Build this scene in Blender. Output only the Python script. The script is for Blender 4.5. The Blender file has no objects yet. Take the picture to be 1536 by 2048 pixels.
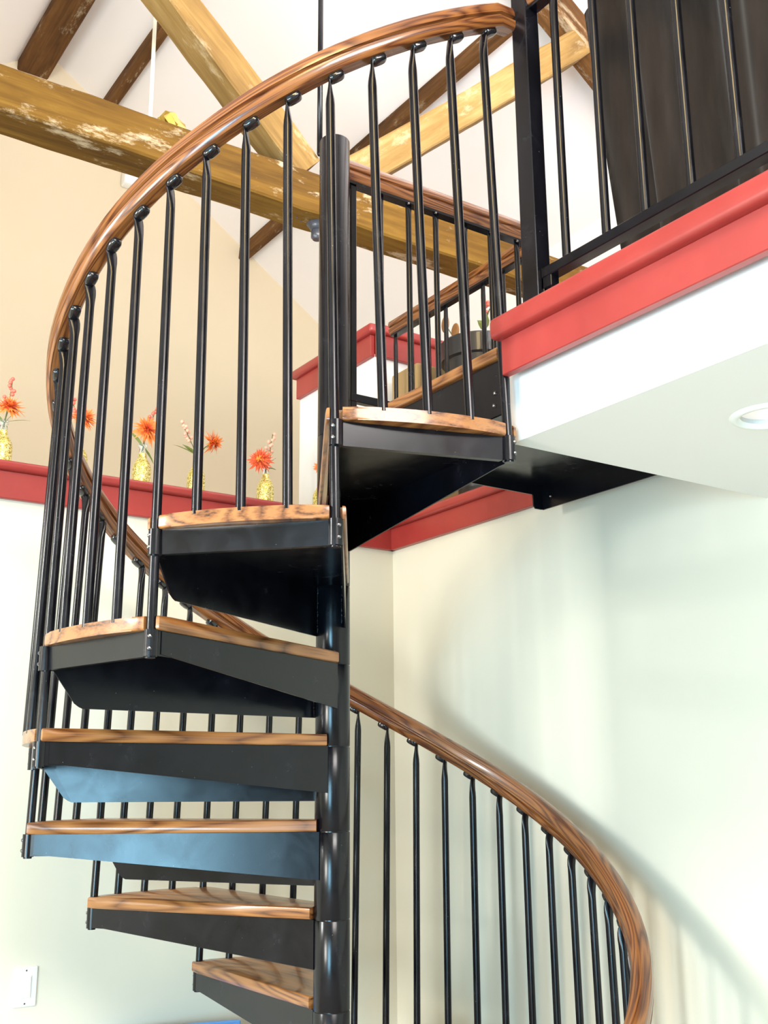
import bpy, bmesh, math, random
from mathutils import Vector, Matrix
random.seed(7)
sc = bpy.context.scene
C = sc.collection
PI = math.pi

# ---------------------------------------------------------------- camera
PAN, PITCH, ROLL, PSI = 0.03446713, 0.25078369, -0.00801529, -0.5609
cam_d = bpy.data.cameras.new('camera')
cam = bpy.data.objects.new('camera', cam_d); C.objects.link(cam)
cam_d.sensor_fit = 'VERTICAL'; cam_d.sensor_height = 36.0
cam_d.lens = 2204.23 / 2048 * 36.0
cam_d.shift_y = -8.28 / 2048
cam_d.clip_start = 0.05; cam_d.clip_end = 100
_U = Vector((math.sin(PSI), math.cos(PSI), 0)); _V = Vector((math.cos(PSI), -math.sin(PSI), 0))
def _room(v): return Vector((v.dot(_V), v.dot(_U), v.z))
_F = Vector((math.sin(PAN) * math.cos(PITCH), math.cos(PAN) * math.cos(PITCH), math.sin(PITCH)))
_R = Vector((math.cos(PAN), -math.sin(PAN), 0)); _T = _R.cross(_F)
_R2 = _R * math.cos(ROLL) + _T * math.sin(ROLL); _T2 = -_R * math.sin(ROLL) + _T * math.cos(ROLL)
_m = Matrix((_room(_R2), _room(_T2), -_room(_F))).transposed().to_4x4()
cam.matrix_world = Matrix.Translation((-1.59336, -2.6105, 1.61353)) @ _m
sc.camera = cam

# ---------------------------------------------------------------- world, light, exposure
sc.view_settings.view_transform = 'Standard'; sc.view_settings.look = 'None'
sc.view_settings.gamma = 1.0; sc.view_settings.use_curve_mapping = False
sc.view_settings.exposure = 0.05
w = bpy.data.worlds.new('daylight'); sc.world = w; w.use_nodes = True
w.node_tree.nodes['Background'].inputs[0].default_value = (0.80, 0.90, 1.0, 1)
w.node_tree.nodes['Background'].inputs[1].default_value = 0.3
def area(name, loc, target, sx, sy, power, col, spread=180):
    d = bpy.data.lights.new(name, 'AREA'); d.shape = 'RECTANGLE'; d.size = sx; d.size_y = sy
    d.energy = power; d.color = col; d.spread = math.radians(spread)
    o = bpy.data.objects.new(name, d); C.objects.link(o); o.location = loc
    o.rotation_euler = (Vector(target) - Vector(loc)).to_track_quat('-Z', 'Y').to_euler()
    return o
area('window_light_left', (-4.1, 0.55, 2.9), (0.9, -0.1, 1.95), 0.5, 0.7, 95, (0.97, 1.0, 0.98))
area('window_light_mid', (-4.1, -1.5, 1.5), (0.9, -1.2, 2.1), 0.9, 1.0, 112, (1.0, 0.96, 0.88))  # added fill for the upper right wall, no known window here
area('door_light_left', (-4.1, -3.7, 1.15), (-0.2, 0.6, 1.1), 1.4, 2.0, 250, (0.36, 0.74, 1.0))
area('window_light_gable', (-1.2, -5.6, 4.4), (0.8, 3.0, 4.0), 2.6, 1.2, 135, (1.0, 0.95, 0.92), 120)
area('ceiling_lamp_warm', (-1.8, -2.6, 4.6), (-0.2, 0.2, 1.6), 0.8, 0.8, 52, (1.0, 0.72, 0.32))
area('loft_ceiling_light', (0.9, -1.4, 4.2), (0.9, 0.4, 6.5), 1.4, 1.4, 140, (1.0, 0.97, 1.0), 150)  # added upward fill to brighten the ceiling, no fixture hangs here

# ---------------------------------------------------------------- materials
def newmat(name, col, rough=0.5, metal=0.0, coat=0.0, spec=0.5):
    m = bpy.data.materials.new(name); m.use_nodes = True
    b = m.node_tree.nodes['Principled BSDF']
    b.inputs['Base Color'].default_value = (*col, 1); b.inputs['Roughness'].default_value = rough
    b.inputs['Metallic'].default_value = metal; b.inputs['Coat Weight'].default_value = coat
    b.inputs['Specular IOR Level'].default_value = spec
    return m, m.node_tree, b
def ramp(nt, stops):
    r = nt.nodes.new('ShaderNodeValToRGB'); e = r.color_ramp.elements
    while len(e) < len(stops): e.new(0.5)
    for i, (p, c) in enumerate(stops): e[i].position = p; e[i].color = (*c, 1)
    return r
def noise(nt, vec, scale, detail=4, rough=0.55, dist=0.0):
    n = nt.nodes.new('ShaderNodeTexNoise'); n.inputs['Scale'].default_value = scale
    n.inputs['Detail'].default_value = detail; n.inputs['Roughness'].default_value = rough
    n.inputs['Distortion'].default_value = dist
    if vec: nt.links.new(vec, n.inputs['Vector'])
    return n
def mapping(nt, out, scale, rot=(0, 0, 0)):
    m = nt.nodes.new('ShaderNodeMapping'); m.inputs['Scale'].default_value = scale; m.inputs['Rotation'].default_value = rot
    nt.links.new(out, m.inputs['Vector']); return m.outputs[0]
def bump(nt, b, h, strength, dist=0.002):
    n = nt.nodes.new('ShaderNodeBump'); n.inputs['Strength'].default_value = strength; n.inputs['Distance'].default_value = dist
    nt.links.new(h, n.inputs['Height']); nt.links.new(n.outputs[0], b.inputs['Normal'])
def mix(nt, fac, a, bb, mode='MIX'):
    n = nt.nodes.new('ShaderNodeMix'); n.data_type = 'RGBA'; n.blend_type = mode
    for s, v in ((n.inputs[0], fac), (n.inputs[6], a), (n.inputs[7], bb)):
        if hasattr(v, 'is_linked') or hasattr(v, 'links'): nt.links.new(v, s)
        elif isinstance(v, (int, float)): s.default_value = v
        else: s.default_value = (*v, 1)
    return n.outputs[2]

def wall_mat(name, col, var=0.03):
    m, nt, b = newmat(name, col, 0.75, spec=0.25)
    tc = nt.nodes.new('ShaderNodeTexCoord')
    n = noise(nt, tc.outputs['Object'], 1.3, 3)
    r = ramp(nt, [(0.3, tuple(c * (1 - var) for c in col)), (0.7, col)])
    nt.links.new(n.outputs[0], r.inputs[0]); nt.links.new(r.outputs[0], b.inputs['Base Color'])
    f = noise(nt, tc.outputs['Object'], 220, 2); bump(nt, b, f.outputs[0], 0.12, 0.001)
    return m
M_wall = wall_mat('cream_wall_paint', (0.76, 0.73, 0.61))
M_gable = wall_mat('warm_beige_paint', (0.70, 0.59, 0.42))  # cream wall paint with warm lamp light put into the colour
M_ceil = wall_mat('white_ceiling_paint', (0.88, 0.84, 0.82))
M_white = wall_mat('white_paint', (0.88, 0.87, 0.84))
M_floor = wall_mat('brown_floor', (0.42, 0.35, 0.27), 0.25)

def red_mat():
    m, nt, b = newmat('red_trim_paint', (0.36, 0.036, 0.032), 0.38, coat=0.15)
    tc = nt.nodes.new('ShaderNodeTexCoord'); n = noise(nt, tc.outputs['Object'], 6, 4)
    r = ramp(nt, [(0.3, (0.31, 0.030, 0.026)), (0.7, (0.37, 0.040, 0.034))])
    nt.links.new(n.outputs[0], r.inputs[0]); nt.links.new(r.outputs[0], b.inputs['Base Color'])
    f = noise(nt, mapping(nt, tc.outputs['Object'], (60, 60, 60)), 1, 3); bump(nt, b, f.outputs[0], 0.08, 0.001)
    return m
M_red = red_mat()

def steel_mat():
    m, nt, b = newmat('black_powder_coat', (0.006, 0.006, 0.008), 0.3, coat=0.06, spec=0.34)
    b.inputs['Coat Roughness'].default_value = 0.18
    tc = nt.nodes.new('ShaderNodeTexCoord')
    n = noise(nt, tc.outputs['Object'], 9, 5, 0.6, 1.0)
    r = ramp(nt, [(0.35, (0.0035, 0.0035, 0.005)), (0.62, (0.006, 0.006, 0.009)), (0.8, (0.016, 0.016, 0.020))])
    nt.links.new(n.outputs[0], r.inputs[0])
    d = nt.nodes.new('ShaderNodeTexVoronoi'); d.inputs['Scale'].default_value = 75; nt.links.new(tc.outputs['Object'], d.inputs['Vector'])
    dn = noise(nt, tc.outputs['Object'], 40, 2)
    mul = nt.nodes.new('ShaderNodeMath'); mul.operation = 'MULTIPLY'
    rd = ramp(nt, [(0.035, (1, 1, 1)), (0.06, (0, 0, 0))]); nt.links.new(d.outputs['Distance'], rd.inputs[0])
    rn = ramp(nt, [(0.56, (0, 0, 0)), (0.60, (1, 1, 1))]); nt.links.new(dn.outputs[0], rn.inputs[0])
    nt.links.new(rd.outputs[0], mul.inputs[0]); nt.links.new(rn.outputs[0], mul.inputs[1])
    nt.links.new(mix(nt, mul.outputs[0], r.outputs[0], (0.30, 0.30, 0.30)), b.inputs['Base Color'])
    rr = ramp(nt, [(0.3, (0.17,) * 3), (0.75, (0.30,) * 3)]); nt.links.new(n.outputs[0], rr.inputs[0])
    nt.links.new(rr.outputs[0], b.inputs['Roughness'])
    return m
M_steel = steel_mat()
M_bolt, _, _ = newmat('bolt_steel', (0.25, 0.25, 0.27), 0.22, metal=1.0)
M_pad, _, _ = newmat('black_rubber_pad', (0.012, 0.012, 0.014), 0.18, coat=0.4)

def oak_mat(name, uv=True, dark=(0.022, 0.006, 0.003), mid=(0.120, 0.034, 0.010), light=(0.28, 0.105, 0.028), sc_=(3.0, 110, 110), coat=0.55, rough=0.30):
    m, nt, b = newmat(name, mid, rough, coat=coat)
    b.inputs['Coat Roughness'].default_value = 0.12
    tc = nt.nodes.new('ShaderNodeTexCoord')
    src = tc.outputs['UV'] if uv else tc.outputs['Object']
    if not uv:
        oi = nt.nodes.new('ShaderNodeObjectInfo'); cx = nt.nodes.new('ShaderNodeVectorMath'); cx.operation = 'ADD'
        sm = nt.nodes.new('ShaderNodeVectorMath'); sm.operation = 'SCALE'; sm.inputs['Scale'].default_value = 7.3
        nt.links.new(oi.outputs['Location'], sm.inputs[0]); nt.links.new(src, cx.inputs[0]); nt.links.new(sm.outputs[0], cx.inputs[1]); src = cx.outputs[0]
    warp = noise(nt, mapping(nt, src, (sc_[0] * 0.5, sc_[1] * 0.16, sc_[2] * 0.16)), 1, 1.5)
    fine = noise(nt, mapping(nt, src, (sc_[0] * 1.2, sc_[1] * 4, sc_[2] * 4)), 1, 3, 0.6)
    mulw = nt.nodes.new('ShaderNodeMath'); mulw.operation = 'MULTIPLY'; mulw.inputs[1].default_value = 15.0
    nt.links.new(warp.outputs[0], mulw.inputs[0])
    fr = nt.nodes.new('ShaderNodeMath'); fr.operation = 'PINGPONG'; fr.inputs[1].default_value = 0.5
    nt.links.new(mulw.outputs[0], fr.inputs[0])
    ad = nt.nodes.new('ShaderNodeMath'); ad.operation = 'MULTIPLY_ADD'; ad.inputs[1].default_value = 0.9
    nt.links.new(fine.outputs[0], ad.inputs[0]); nt.links.new(fr.outputs[0], ad.inputs[2])
    r = ramp(nt, [(0.33, dark), (0.52, mid), (0.86, light)])
    nt.links.new(ad.outputs[0], r.inputs[0]); nt.links.new(r.outputs[0], b.inputs['Base Color'])
    bump(nt, b, ad.outputs[0], 0.12, 0.0008)
    return m
M_rail = oak_mat('stained_oak_rail', True)
M_tread = oak_mat('stained_oak_tread', False, dark=(0.045, 0.014, 0.005), mid=(0.20, 0.070, 0.019), light=(0.36, 0.150, 0.045), sc_=(2.5, 20, 55), coat=0.45, rough=0.34)

def beam_mat(name, a, b_, c_, white=0.0):
    m, nt, b = newmat(name, a, 0.8, spec=0.2)
    tc = nt.nodes.new('ShaderNodeTexCoord'); src = tc.outputs['Object']
    g = noise(nt, mapping(nt, src, (1.6, 26, 26)), 1, 6, 0.65, 0.6)
    big = noise(nt, mapping(nt, src, (1.2, 4, 4)), 1, 4, 0.6)
    av = nt.nodes.new('ShaderNodeMath'); av.operation = 'MULTIPLY_ADD'; av.inputs[1].default_value = 0.5
    nt.links.new(g.outputs[0], av.inputs[0])
    hb = nt.nodes.new('ShaderNodeMath'); hb.operation = 'MULTIPLY'; hb.inputs[1].default_value = 0.5
    nt.links.new(big.outputs[0], hb.inputs[0]); nt.links.new(hb.outputs[0], av.inputs[2])
    r = ramp(nt, [(0.32, c_), (0.5, a), (0.68, b_)]); nt.links.new(av.outputs[0], r.inputs[0])
    col = r.outputs[0]
    if white:
        wn = noise(nt, mapping(nt, src, (3.0, 9, 9)), 1, 8, 0.75)
        wr = ramp(nt, [(0.57, (0, 0, 0)), (0.66, (white,) * 3)]); nt.links.new(wn.outputs[0], wr.inputs[0])
        col = mix(nt, wr.outputs[0], col, (0.80, 0.68, 0.46))
    nt.links.new(col, b.inputs['Base Color'])
    bump(nt, b, av.outputs[0], 0.5, 0.006)
    return m
M_beam = beam_mat('old_barn_timber', (0.145, 0.072, 0.010), (0.25, 0.138, 0.022), (0.060, 0.028, 0.006), 0.55)
M_strut = beam_mat('old_strut_timber', (0.27, 0.16, 0.05), (0.42, 0.28, 0.11), (0.13, 0.07, 0.022), 0.3)
M_purlin = beam_mat('dark_purlin_timber', (0.12, 0.052, 0.014), (0.22, 0.11, 0.035), (0.04, 0.018, 0.006), 0.3)

def fabric_mat():
    m, nt, b = newmat('dark_brown_fabric', (0.045, 0.032, 0.026), 0.85, spec=0.2)
    b.inputs['Sheen Weight'].default_value = 0.25
    tc = nt.nodes.new('ShaderNodeTexCoord'); n = noise(nt, mapping(nt, tc.outputs['Object'], (30, 30, 5)), 1, 4)
    r = ramp(nt, [(0.3, (0.035, 0.025, 0.020)), (0.7, (0.060, 0.044, 0.036))]); nt.links.new(n.outputs[0], r.inputs[0])
    nt.links.new(r.outputs[0], b.inputs['Base Color'])
    f = noise(nt, tc.outputs['Object'], 600, 2); bump(nt, b, f.outputs[0], 0.2, 0.001)
    return m
M_fabric = fabric_mat()

def glitter_mat():
    m, nt, b = newmat('gold_glitter', (0.75, 0.62, 0.10), 0.35, metal=0.6)
    tc = nt.nodes.new('ShaderNodeTexCoord'); v = nt.nodes.new('ShaderNodeTexVoronoi'); v.inputs['Scale'].default_value = 260
    nt.links.new(tc.outputs['Object'], v.inputs['Vector'])
    r = ramp(nt, [(0.0, (0.28, 0.20, 0.02)), (0.45, (0.80, 0.66, 0.12)), (0.9, (1.0, 0.95, 0.55))])
    s = nt.nodes.new('ShaderNodeSeparateColor'); nt.links.new(v.outputs['Color'], s.inputs[0])
    nt.links.new(s.outputs[0], r.inputs[0]); nt.links.new(r.outputs[0], b.inputs['Base Color'])
    bump(nt, b, s.outputs[1], 0.9, 0.003)
    return m
M_glitter = glitter_mat()
M_glass, _, gb = newmat('clear_bottle_glass', (0.9, 0.95, 0.9), 0.05); gb.inputs['Transmission Weight'].default_value = 0.9
M_orange, _, _ = newmat('orange_petals', (0.90, 0.26, 0.05), 0.6)
M_redfl, _, _ = newmat('red_orange_petals', (0.80, 0.12, 0.04), 0.6)
M_yellow, _, _ = newmat('yellow_orange_petals', (0.95, 0.45, 0.08), 0.6)
M_berry, _, _ = newmat('coral_berries', (0.80, 0.18, 0.12), 0.35)
M_paleberry, _, _ = newmat('pale_peach_berries', (0.90, 0.50, 0.36), 0.4)
M_leaf, _, _ = newmat('green_leaf', (0.22, 0.27, 0.06), 0.6)
M_stem, _, _ = newmat('green_brown_stem', (0.14, 0.16, 0.05), 0.7)
M_brownleaf, _, _ = newmat('dry_brown_leaf', (0.33, 0.16, 0.05), 0.6)
M_pot, _, _ = newmat('black_planter', (0.028, 0.026, 0.026), 0.35, coat=0.2)
M_card = wall_mat('tan_cardboard', (0.50, 0.34, 0.16), 0.2)
M_plastic, _, _ = newmat('white_plastic', (0.86, 0.87, 0.84), 0.3)
M_grey, _, _ = newmat('slate_metal', (0.05, 0.055, 0.07), 0.35, coat=0.2)
M_gold, _, _ = newmat('gold_foil', (0.85, 0.60, 0.13), 0.22, metal=0.9)
M_blue, _, _ = newmat('blue_laminate', (0.10, 0.28, 0.62), 0.4)
M_strap, _, _ = newmat('cream_strap', (0.86, 0.80, 0.62), 0.6)
M_lens, _, lb = newmat('lamp_lens', (0.9, 0.9, 0.86), 0.4)
lb.inputs['Emission Color'].default_value = (1, 0.97, 0.9, 1); lb.inputs['Emission Strength'].default_value = 0.6

# ---------------------------------------------------------------- helpers
def B(): return bmesh.new()
def obj(name, bm, mat, parent=None, smooth=False, loc=None, rot=None, auto=None):
    me = bpy.data.meshes.new(name); bmesh.ops.recalc_face_normals(bm, faces=bm.faces)
    bm.to_mesh(me); bm.free()
    me.materials.append(mat)
    if smooth:
        for p in me.polygons: p.use_smooth = True
        if auto is not None:
            me.set_sharp_from_angle(angle=math.radians(auto))
    o = bpy.data.objects.new(name, me); C.objects.link(o)
    if parent: o.parent = parent
    if loc: o.location = loc
    if rot: o.rotation_euler = rot
    return o
def thing(name, label, cat, loc=(0, 0, 0), group=None, rot=(0, 0, 0)):
    o = bpy.data.objects.new(name, None); C.objects.link(o); o.location = loc; o.rotation_euler = rot
    o.empty_display_size = 0.1
    o['label'] = label; o['category'] = cat
    if group: o['group'] = group
    return o
def tag(o, label, cat, group=None):
    o['label'] = label; o['category'] = cat
    if group: o['group'] = group
    return o
def struct(o): o['kind'] = 'structure'; return o
def box(bm, x0, x1, y0, y1, z0, z1, mat=None):
    vs = [bm.verts.new((x, y, z)) for x in (x0, x1) for y in (y0, y1) for z in (z0, z1)]
    if mat:
        for v in vs: v.co = mat @ v.co
    for f in ((0, 1, 3, 2), (4, 6, 7, 5), (0, 4, 5, 1), (2, 3, 7, 6), (0, 2, 6, 4), (1, 5, 7, 3)): bm.faces.new([vs[i] for i in f])
    return vs
def bevel(bm, off, seg=2, edges=None):
    bmesh.ops.bevel(bm, geom=edges or bm.edges[:], offset=off, segments=seg, affect='EDGES', profile=0.5, clamp_overlap=True)
def prism(bm, pts, z0, z1, mat=None):
    a = [bm.verts.new((x, y, z0)) for x, y in pts]; b = [bm.verts.new((x, y, z1)) for x, y in pts]
    if mat:
        for v in a + b: v.co = mat @ v.co
    n = len(pts); bm.faces.new(a[::-1]); bm.faces.new(b)
    for i in range(n): bm.faces.new((a[i], a[(i + 1) % n], b[(i + 1) % n], b[i]))
    return a, b
def plate(bm, quad, t):
    """thin plate: polygon of 3D points extruded by t along its normal (centred)"""
    q = [Vector(p) for p in quad]; n = (q[1] - q[0]).cross(q[2] - q[0]).normalized() * (t / 2)
    a = [bm.verts.new(p - n) for p in q]; b = [bm.verts.new(p + n) for p in q]; m = len(q)
    bm.faces.new(a[::-1]); bm.faces.new(b)
    for i in range(m): bm.faces.new((a[i], a[(i + 1) % m], b[(i + 1) % m], b[i]))
def lathe(bm, prof, seg=24, cx=0, cy=0, cap=True):
    rings = []
    for r, z in prof:
        rings.append([bm.verts.new((cx + r * math.cos(2 * PI * i / seg), cy + r * math.sin(2 * PI * i / seg), z)) for i in range(seg)])
    for a, b in zip(rings, rings[1:]):
        for i in range(seg): bm.faces.new((a[i], a[(i + 1) % seg], b[(i + 1) % seg], b[i]))
    if cap: bm.faces.new(rings[0][::-1]); bm.faces.new(rings[-1])
def tube(bm, pts, r, seg=8, cap=True):
    rings = []; pts = [Vector(p) for p in pts]
    ref = Vector((0, 0, 1)) if abs((pts[-1] - pts[0]).normalized().z) < 0.9 else Vector((1, 0, 0))
    for i, p in enumerate(pts):
        t = (pts[min(i + 1, len(pts) - 1)] - pts[max(i - 1, 0)]).normalized()
        a = t.cross(ref).normalized(); b = t.cross(a)
        rr = r[i] if isinstance(r, (list, tuple)) else r
        rings.append([bm.verts.new(p + a * rr * math.cos(2 * PI * k / seg) + b * rr * math.sin(2 * PI * k / seg)) for k in range(seg)])
    for a, b in zip(rings, rings[1:]):
        for k in range(seg): bm.faces.new((a[k], a[(k + 1) % seg], b[(k + 1) % seg], b[k]))
    if cap: bm.faces.new(rings[0][::-1]); bm.faces.new(rings[-1])
def ball(bm, c, r, u=8, v=6, sx=(1, 1, 1)):
    g = bmesh.ops.create_uvsphere(bm, u_segments=u, v_segments=v, radius=r)
    for x in g['verts']: x.co = Vector((x.co.x * sx[0], x.co.y * sx[1], x.co.z * sx[2])) + Vector(c)
def dome(bm, c, n, r, h):
    n = Vector(n).normalized(); a = n.orthogonal().normalized(); b = n.cross(a); c = Vector(c)
    r0 = [bm.verts.new(c + (a * math.cos(t) + b * math.sin(t)) * r) for t in [2 * PI * i / 10 for i in range(10)]]
    r1 = [bm.verts.new(c + n * h * 0.7 + (a * math.cos(t) + b * math.sin(t)) * r * 0.7) for t in [2 * PI * i / 10 for i in range(10)]]
    tp = bm.verts.new(c + n * h)
    for i in range(10):
        bm.faces.new((r0[i], r0[(i + 1) % 10], r1[(i + 1) % 10], r1[i])); bm.faces.new((r1[i], r1[(i + 1) % 10], tp))
    bm.faces.new(r0[::-1])

# handrail profile (side, up) and sweep with uv along the grain
RAILP = [(0.016, 0), (0.021, 0.004), (0.0255, 0.015), (0.0262, 0.0225), (0.0190, 0.0255), (0.0190, 0.0300), (0.0270, 0.0335), (0.0275, 0.045), (0.0235, 0.057), (0.0130, 0.0645), (0.0, 0.0665)]
RAILP = RAILP + [(-a, b) for a, b in RAILP[::-1][1:]]
def sweep(name, pts, mat, parent, up=Vector((0, 0, 1)), prof=RAILP, uoff=0.0):
    pts = [Vector(p) for p in pts]; bm = B(); uvl = bm.loops.layers.uv.new('UVMap')
    rings = []; L = [uoff]; n = len(prof)
    per = [0.0]
    for i in range(1, n + 1):
        a, b = prof[i - 1], prof[i % n]; per.append(per[-1] + math.hypot(a[0] - b[0], a[1] - b[1]))
    for i, p in enumerate(pts):
        t = (pts[min(i + 1, len(pts) - 1)] - pts[max(i - 1, 0)]).normalized()
        s = t.cross(up).normalized(); u = s.cross(t).normalized()
        if i: L.append(L[-1] + (pts[i] - pts[i - 1]).length)
        rings.append([bm.verts.new(p + s * a + u * b) for a, b in prof])
    for i in range(len(pts) - 1):
        for k in range(n):
            f = bm.faces.new((rings[i][k], rings[i][(k + 1) % n], rings[i + 1][(k + 1) % n], rings[i + 1][k]))
            for lp, uv in zip(f.loops, ((L[i], per[k]), (L[i], per[k + 1]), (L[i + 1], per[k + 1]), (L[i + 1], per[k]))): lp[uvl].uv = uv
    for ring, l in ((rings[0][::-1], L[0]), (rings[-1], L[-1])):
        f = bm.faces.new(ring)
        for lp in f.loops: lp[uvl].uv = (lp.vert.co.x * 0.2 + l, lp.vert.co.z)
    return obj(name, bm, mat, parent, smooth=True, auto=35)

# ---------------------------------------------------------------- room shell
XR, YL = 0.945, 1.075          # right wall plane, left (far) wall plane
bm = B(); box(bm, -4.2, 5.2, -6.0, 5.0, -0.1, 0.0); struct(obj('floor', bm, M_floor))
# far lower wall under the red ledge, with the ledge floor behind it
bm = B(); box(bm, -4.2, XR, YL, YL + 0.12, 0, 2.66); struct(obj('wall_far', bm, M_wall))
bm = B(); box(bm, XR, XR + 0.12, -6.0, YL + 0.12, 0, 2.39); box(bm, XR, XR + 0.12, -0.755, YL + 0.12, 2.39, 2.66); struct(obj('wall_right', bm, M_wall))
bm = B(); box(bm, -4.2, XR + 0.12, YL + 0.12, 4.67, 2.58, 2.694); box(bm, XR + 0.12, 5.2, -0.75, 4.67, 2.58, 2.694); struct(obj('floor_upper_ledge', bm, M_white))
# roof: ridge along Y at X=0.35
RX, RZ, SL = 0.35, 6.955, 0.683
def roofz(x): return RZ - SL * abs(x - RX)
for nm, xe, gx in (('ceiling_right_slope', 3.2, 1), ('ceiling_left_slope', -4.3, -1)):
    bm = B(); vs = []
    for x in (RX, xe):
        for y in (-6.1, 4.8):
            for dz in (0, 0.12): vs.append(bm.verts.new((x, y, roofz(x) + dz)))
    for f in ((0, 1, 3, 2), (4, 6, 7, 5), (0, 4, 5, 1), (2, 3, 7, 6), (0, 2, 6, 4), (1, 5, 7, 3)): bm.faces.new([vs[i] for i in f])
    struct(obj(nm, bm, M_ceil))
# gable wall (far, upper)
bm = B(); pts = [(-4.2, 2.69), (5.0, 2.69), (5.0, 4.2), (3.1, roofz(3.1)), (RX, RZ + 0.02), (-4.2, roofz(-4.2))]
a = [bm.verts.new((x, 4.67, z)) for x, z in pts]; b = [bm.verts.new((x, 4.8, z)) for x, z in pts]
bm.faces.new(a); bm.faces.new(b[::-1])
for i in range(6): bm.faces.new((a[i], a[(i + 1) % 6], b[(i + 1) % 6], b[i]))
struct(obj('wall_gable', bm, M_gable))
bm = B(); box(bm, 3.07, 3.19, -6, 4.67, 2.694, roofz(3.07) + 0.05); struct(obj('wall_upper_right', bm, M_white))
# left wall and back wall with window openings
def wall_open(name, fix, axis, lo, hi, z0, z1, holes, t):
    bm = B()
    def bx(a0, a1, c0, c1):
        if a1 - a0 < 1e-4 or c1 - c0 < 1e-4: return
        if axis == 'y': box(bm, fix, fix + t, a0, a1, c0, c1)
        else: box(bm, a0, a1, fix, fix + t, c0, c1)
    cur = lo
    for (a0, a1, c0, c1) in holes:
        bx(cur, a0, z0, z1); bx(a0, a1, z0, c0); bx(a0, a1, c1, z1); cur = a1
    bx(cur, hi, z0, z1)
    return struct(obj(name, bm, M_wall))
holesL = [(-4.45, -2.95, 0.05, 2.2), (-2.0, -1.0, 0.95, 2.05), (-0.3, 0.5, 2.5, 3.6)]  # middle opening added for the right wall fill
wall_open('wall_left', -4.3, 'y', -6.0, 4.67, 0, 3.9, holesL, 0.12)
holesB = [(-4.1, -2.8, 0.2, 2.0), (-1.5 , -0.1, 0.4, 2.2)]
wall_open('wall_back', -6.1, 'x', -4.2, 5.2, 0, 3.9, holesB, 0.12)
bm = B(); box(bm, -4.2, -2.6, -6.1, -5.98, 3.9, 5.0); box(bm, 0.2, 3.2, -6.1, -5.98, 3.9, 5.0); box(bm, -3, 3.2, -6.1, -5.98, 5.0, 7.0); struct(obj('wall_back_gable', bm, M_wall))
wn = 1
for axis, fix, hs in (('y', -4.24, holesL), ('x', -6.04, holesB)):
    for (a0, a1, c0, c1) in hs:
        bm = B(); fr = 0.06; mid = (a0 + a1) / 2
        for (p0, p1, q0, q1) in ((a0, a1, c0, c0 + fr), (a0, a1, c1 - fr, c1), (a0, a0 + fr, c0, c1), (a1 - fr, a1, c0, c1), (mid - 0.02, mid + 0.02, c0, c1)):
            if axis == 'y': box(bm, fix - 0.03, fix + 0.03, p0, p1, q0, q1)
            else: box(bm, p0, p1, fix - 0.03, fix + 0.03, q0, q1)
        struct(obj('window_%d' % wn, bm, M_plastic)); wn += 1

# red ledge trims: face board + rounded cap (structure with parts)
def trim(name, axis, fix, out, lo, hi, zb, zc, zt, depth, wrap=None, tb=0.022, tc=0.045, cap_hi=0.0):
    """board against plane `fix`, facing direction `out` (-1 / +1) of the other axis; cap projects"""
    def bx(bm, d0, d1, s0, s1, z0, z1):
        d0, d1 = fix + out * d0, fix + out * d1
        d0, d1 = min(d0, d1), max(d0, d1)
        if axis == 'x': return box(bm, s0, s1, d0, d1, z0, z1)
        return box(bm, d0, d1, s0, s1, z0, z1)
    bm = B(); bx(bm, tb - 0.022, tb, lo, hi, zb - 0.013, zc); bevel(bm, 0.002, 1)
    o = struct(obj(name, bm, M_red))
    bm = B(); bx(bm, -depth, tc, lo - (0.03 if wrap else 0), hi + (0.02 if wrap else 0) + cap_hi, zc, zt)
    bevel(bm, 0.013, 4)
    obj('ledge_cap', bm, M_red, o, smooth=True, auto=50)
    return o
trim('trim_far_ledge', 'x', YL, -1, -4.2, XR - 0.001, 2.585, 2.667, 2.700, 0.14)
trim('trim_right_ledge', 'y', XR, -1, -0.75, YL - 0.001, 2.585, 2.660, 2.700, 0.14)

# near loft at the right: slab with white fascia, recess lamp, red band
LX, LY = 0.022, -0.757
LC = (0.362, -1.213)
bm = B()
pts_o = [(LX, -6.0), (3.07, -6.0), (3.07, LY), (LX, LY)]
# soffit with a round hole for the downlight
n = 32; ring = [(LC[0] + 0.072 * math.cos(2 * PI * i / n), LC[1] + 0.072 * math.sin(2 * PI * i / n)) for i in range(n)]
top = [bm.verts.new((x, y, 2.66)) for x, y in pts_o]; bot = [bm.verts.new((x, y, 2.39)) for x, y in pts_o]
rb = [bm.verts.new((x, y, 2.39)) for x, y in ring]; rt = [bm.verts.new((x, y, 2.47)) for x, y in ring]
bm.faces.new(top)
for i in range(4): bm.faces.new((bot[i], bot[(i + 1) % 4], top[(i + 1) % 4], top[i]))
for i in range(n): bm.faces.new((rb[i], rb[(i + 1) % n], rt[(i + 1) % n], rt[i]))
bm.faces.new(rt)
eds = [bm.edges.get((bot[i], bot[(i + 1) % 4])) for i in range(4)] + [bm.edges.get((rb[i], rb[(i + 1) % n])) for i in range(n)]
bmesh.ops.triangle_fill(bm, edges=eds, use_beauty=True)
struct(obj('ceiling_loft_soffit', bm, M_white))
o = trim('trim_loft_edge', 'y', LX, -1, -6.0, -0.796, 2.547, 2.620, 2.673, 0.20, wrap=True, tb=0.056, tc=0.080, cap_hi=-0.003)
bm = B(); box(bm, LX, 3.07, LY, LY + 0.02, 2.56, 2.66); obj('return_board', bm, M_red, o)

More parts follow.
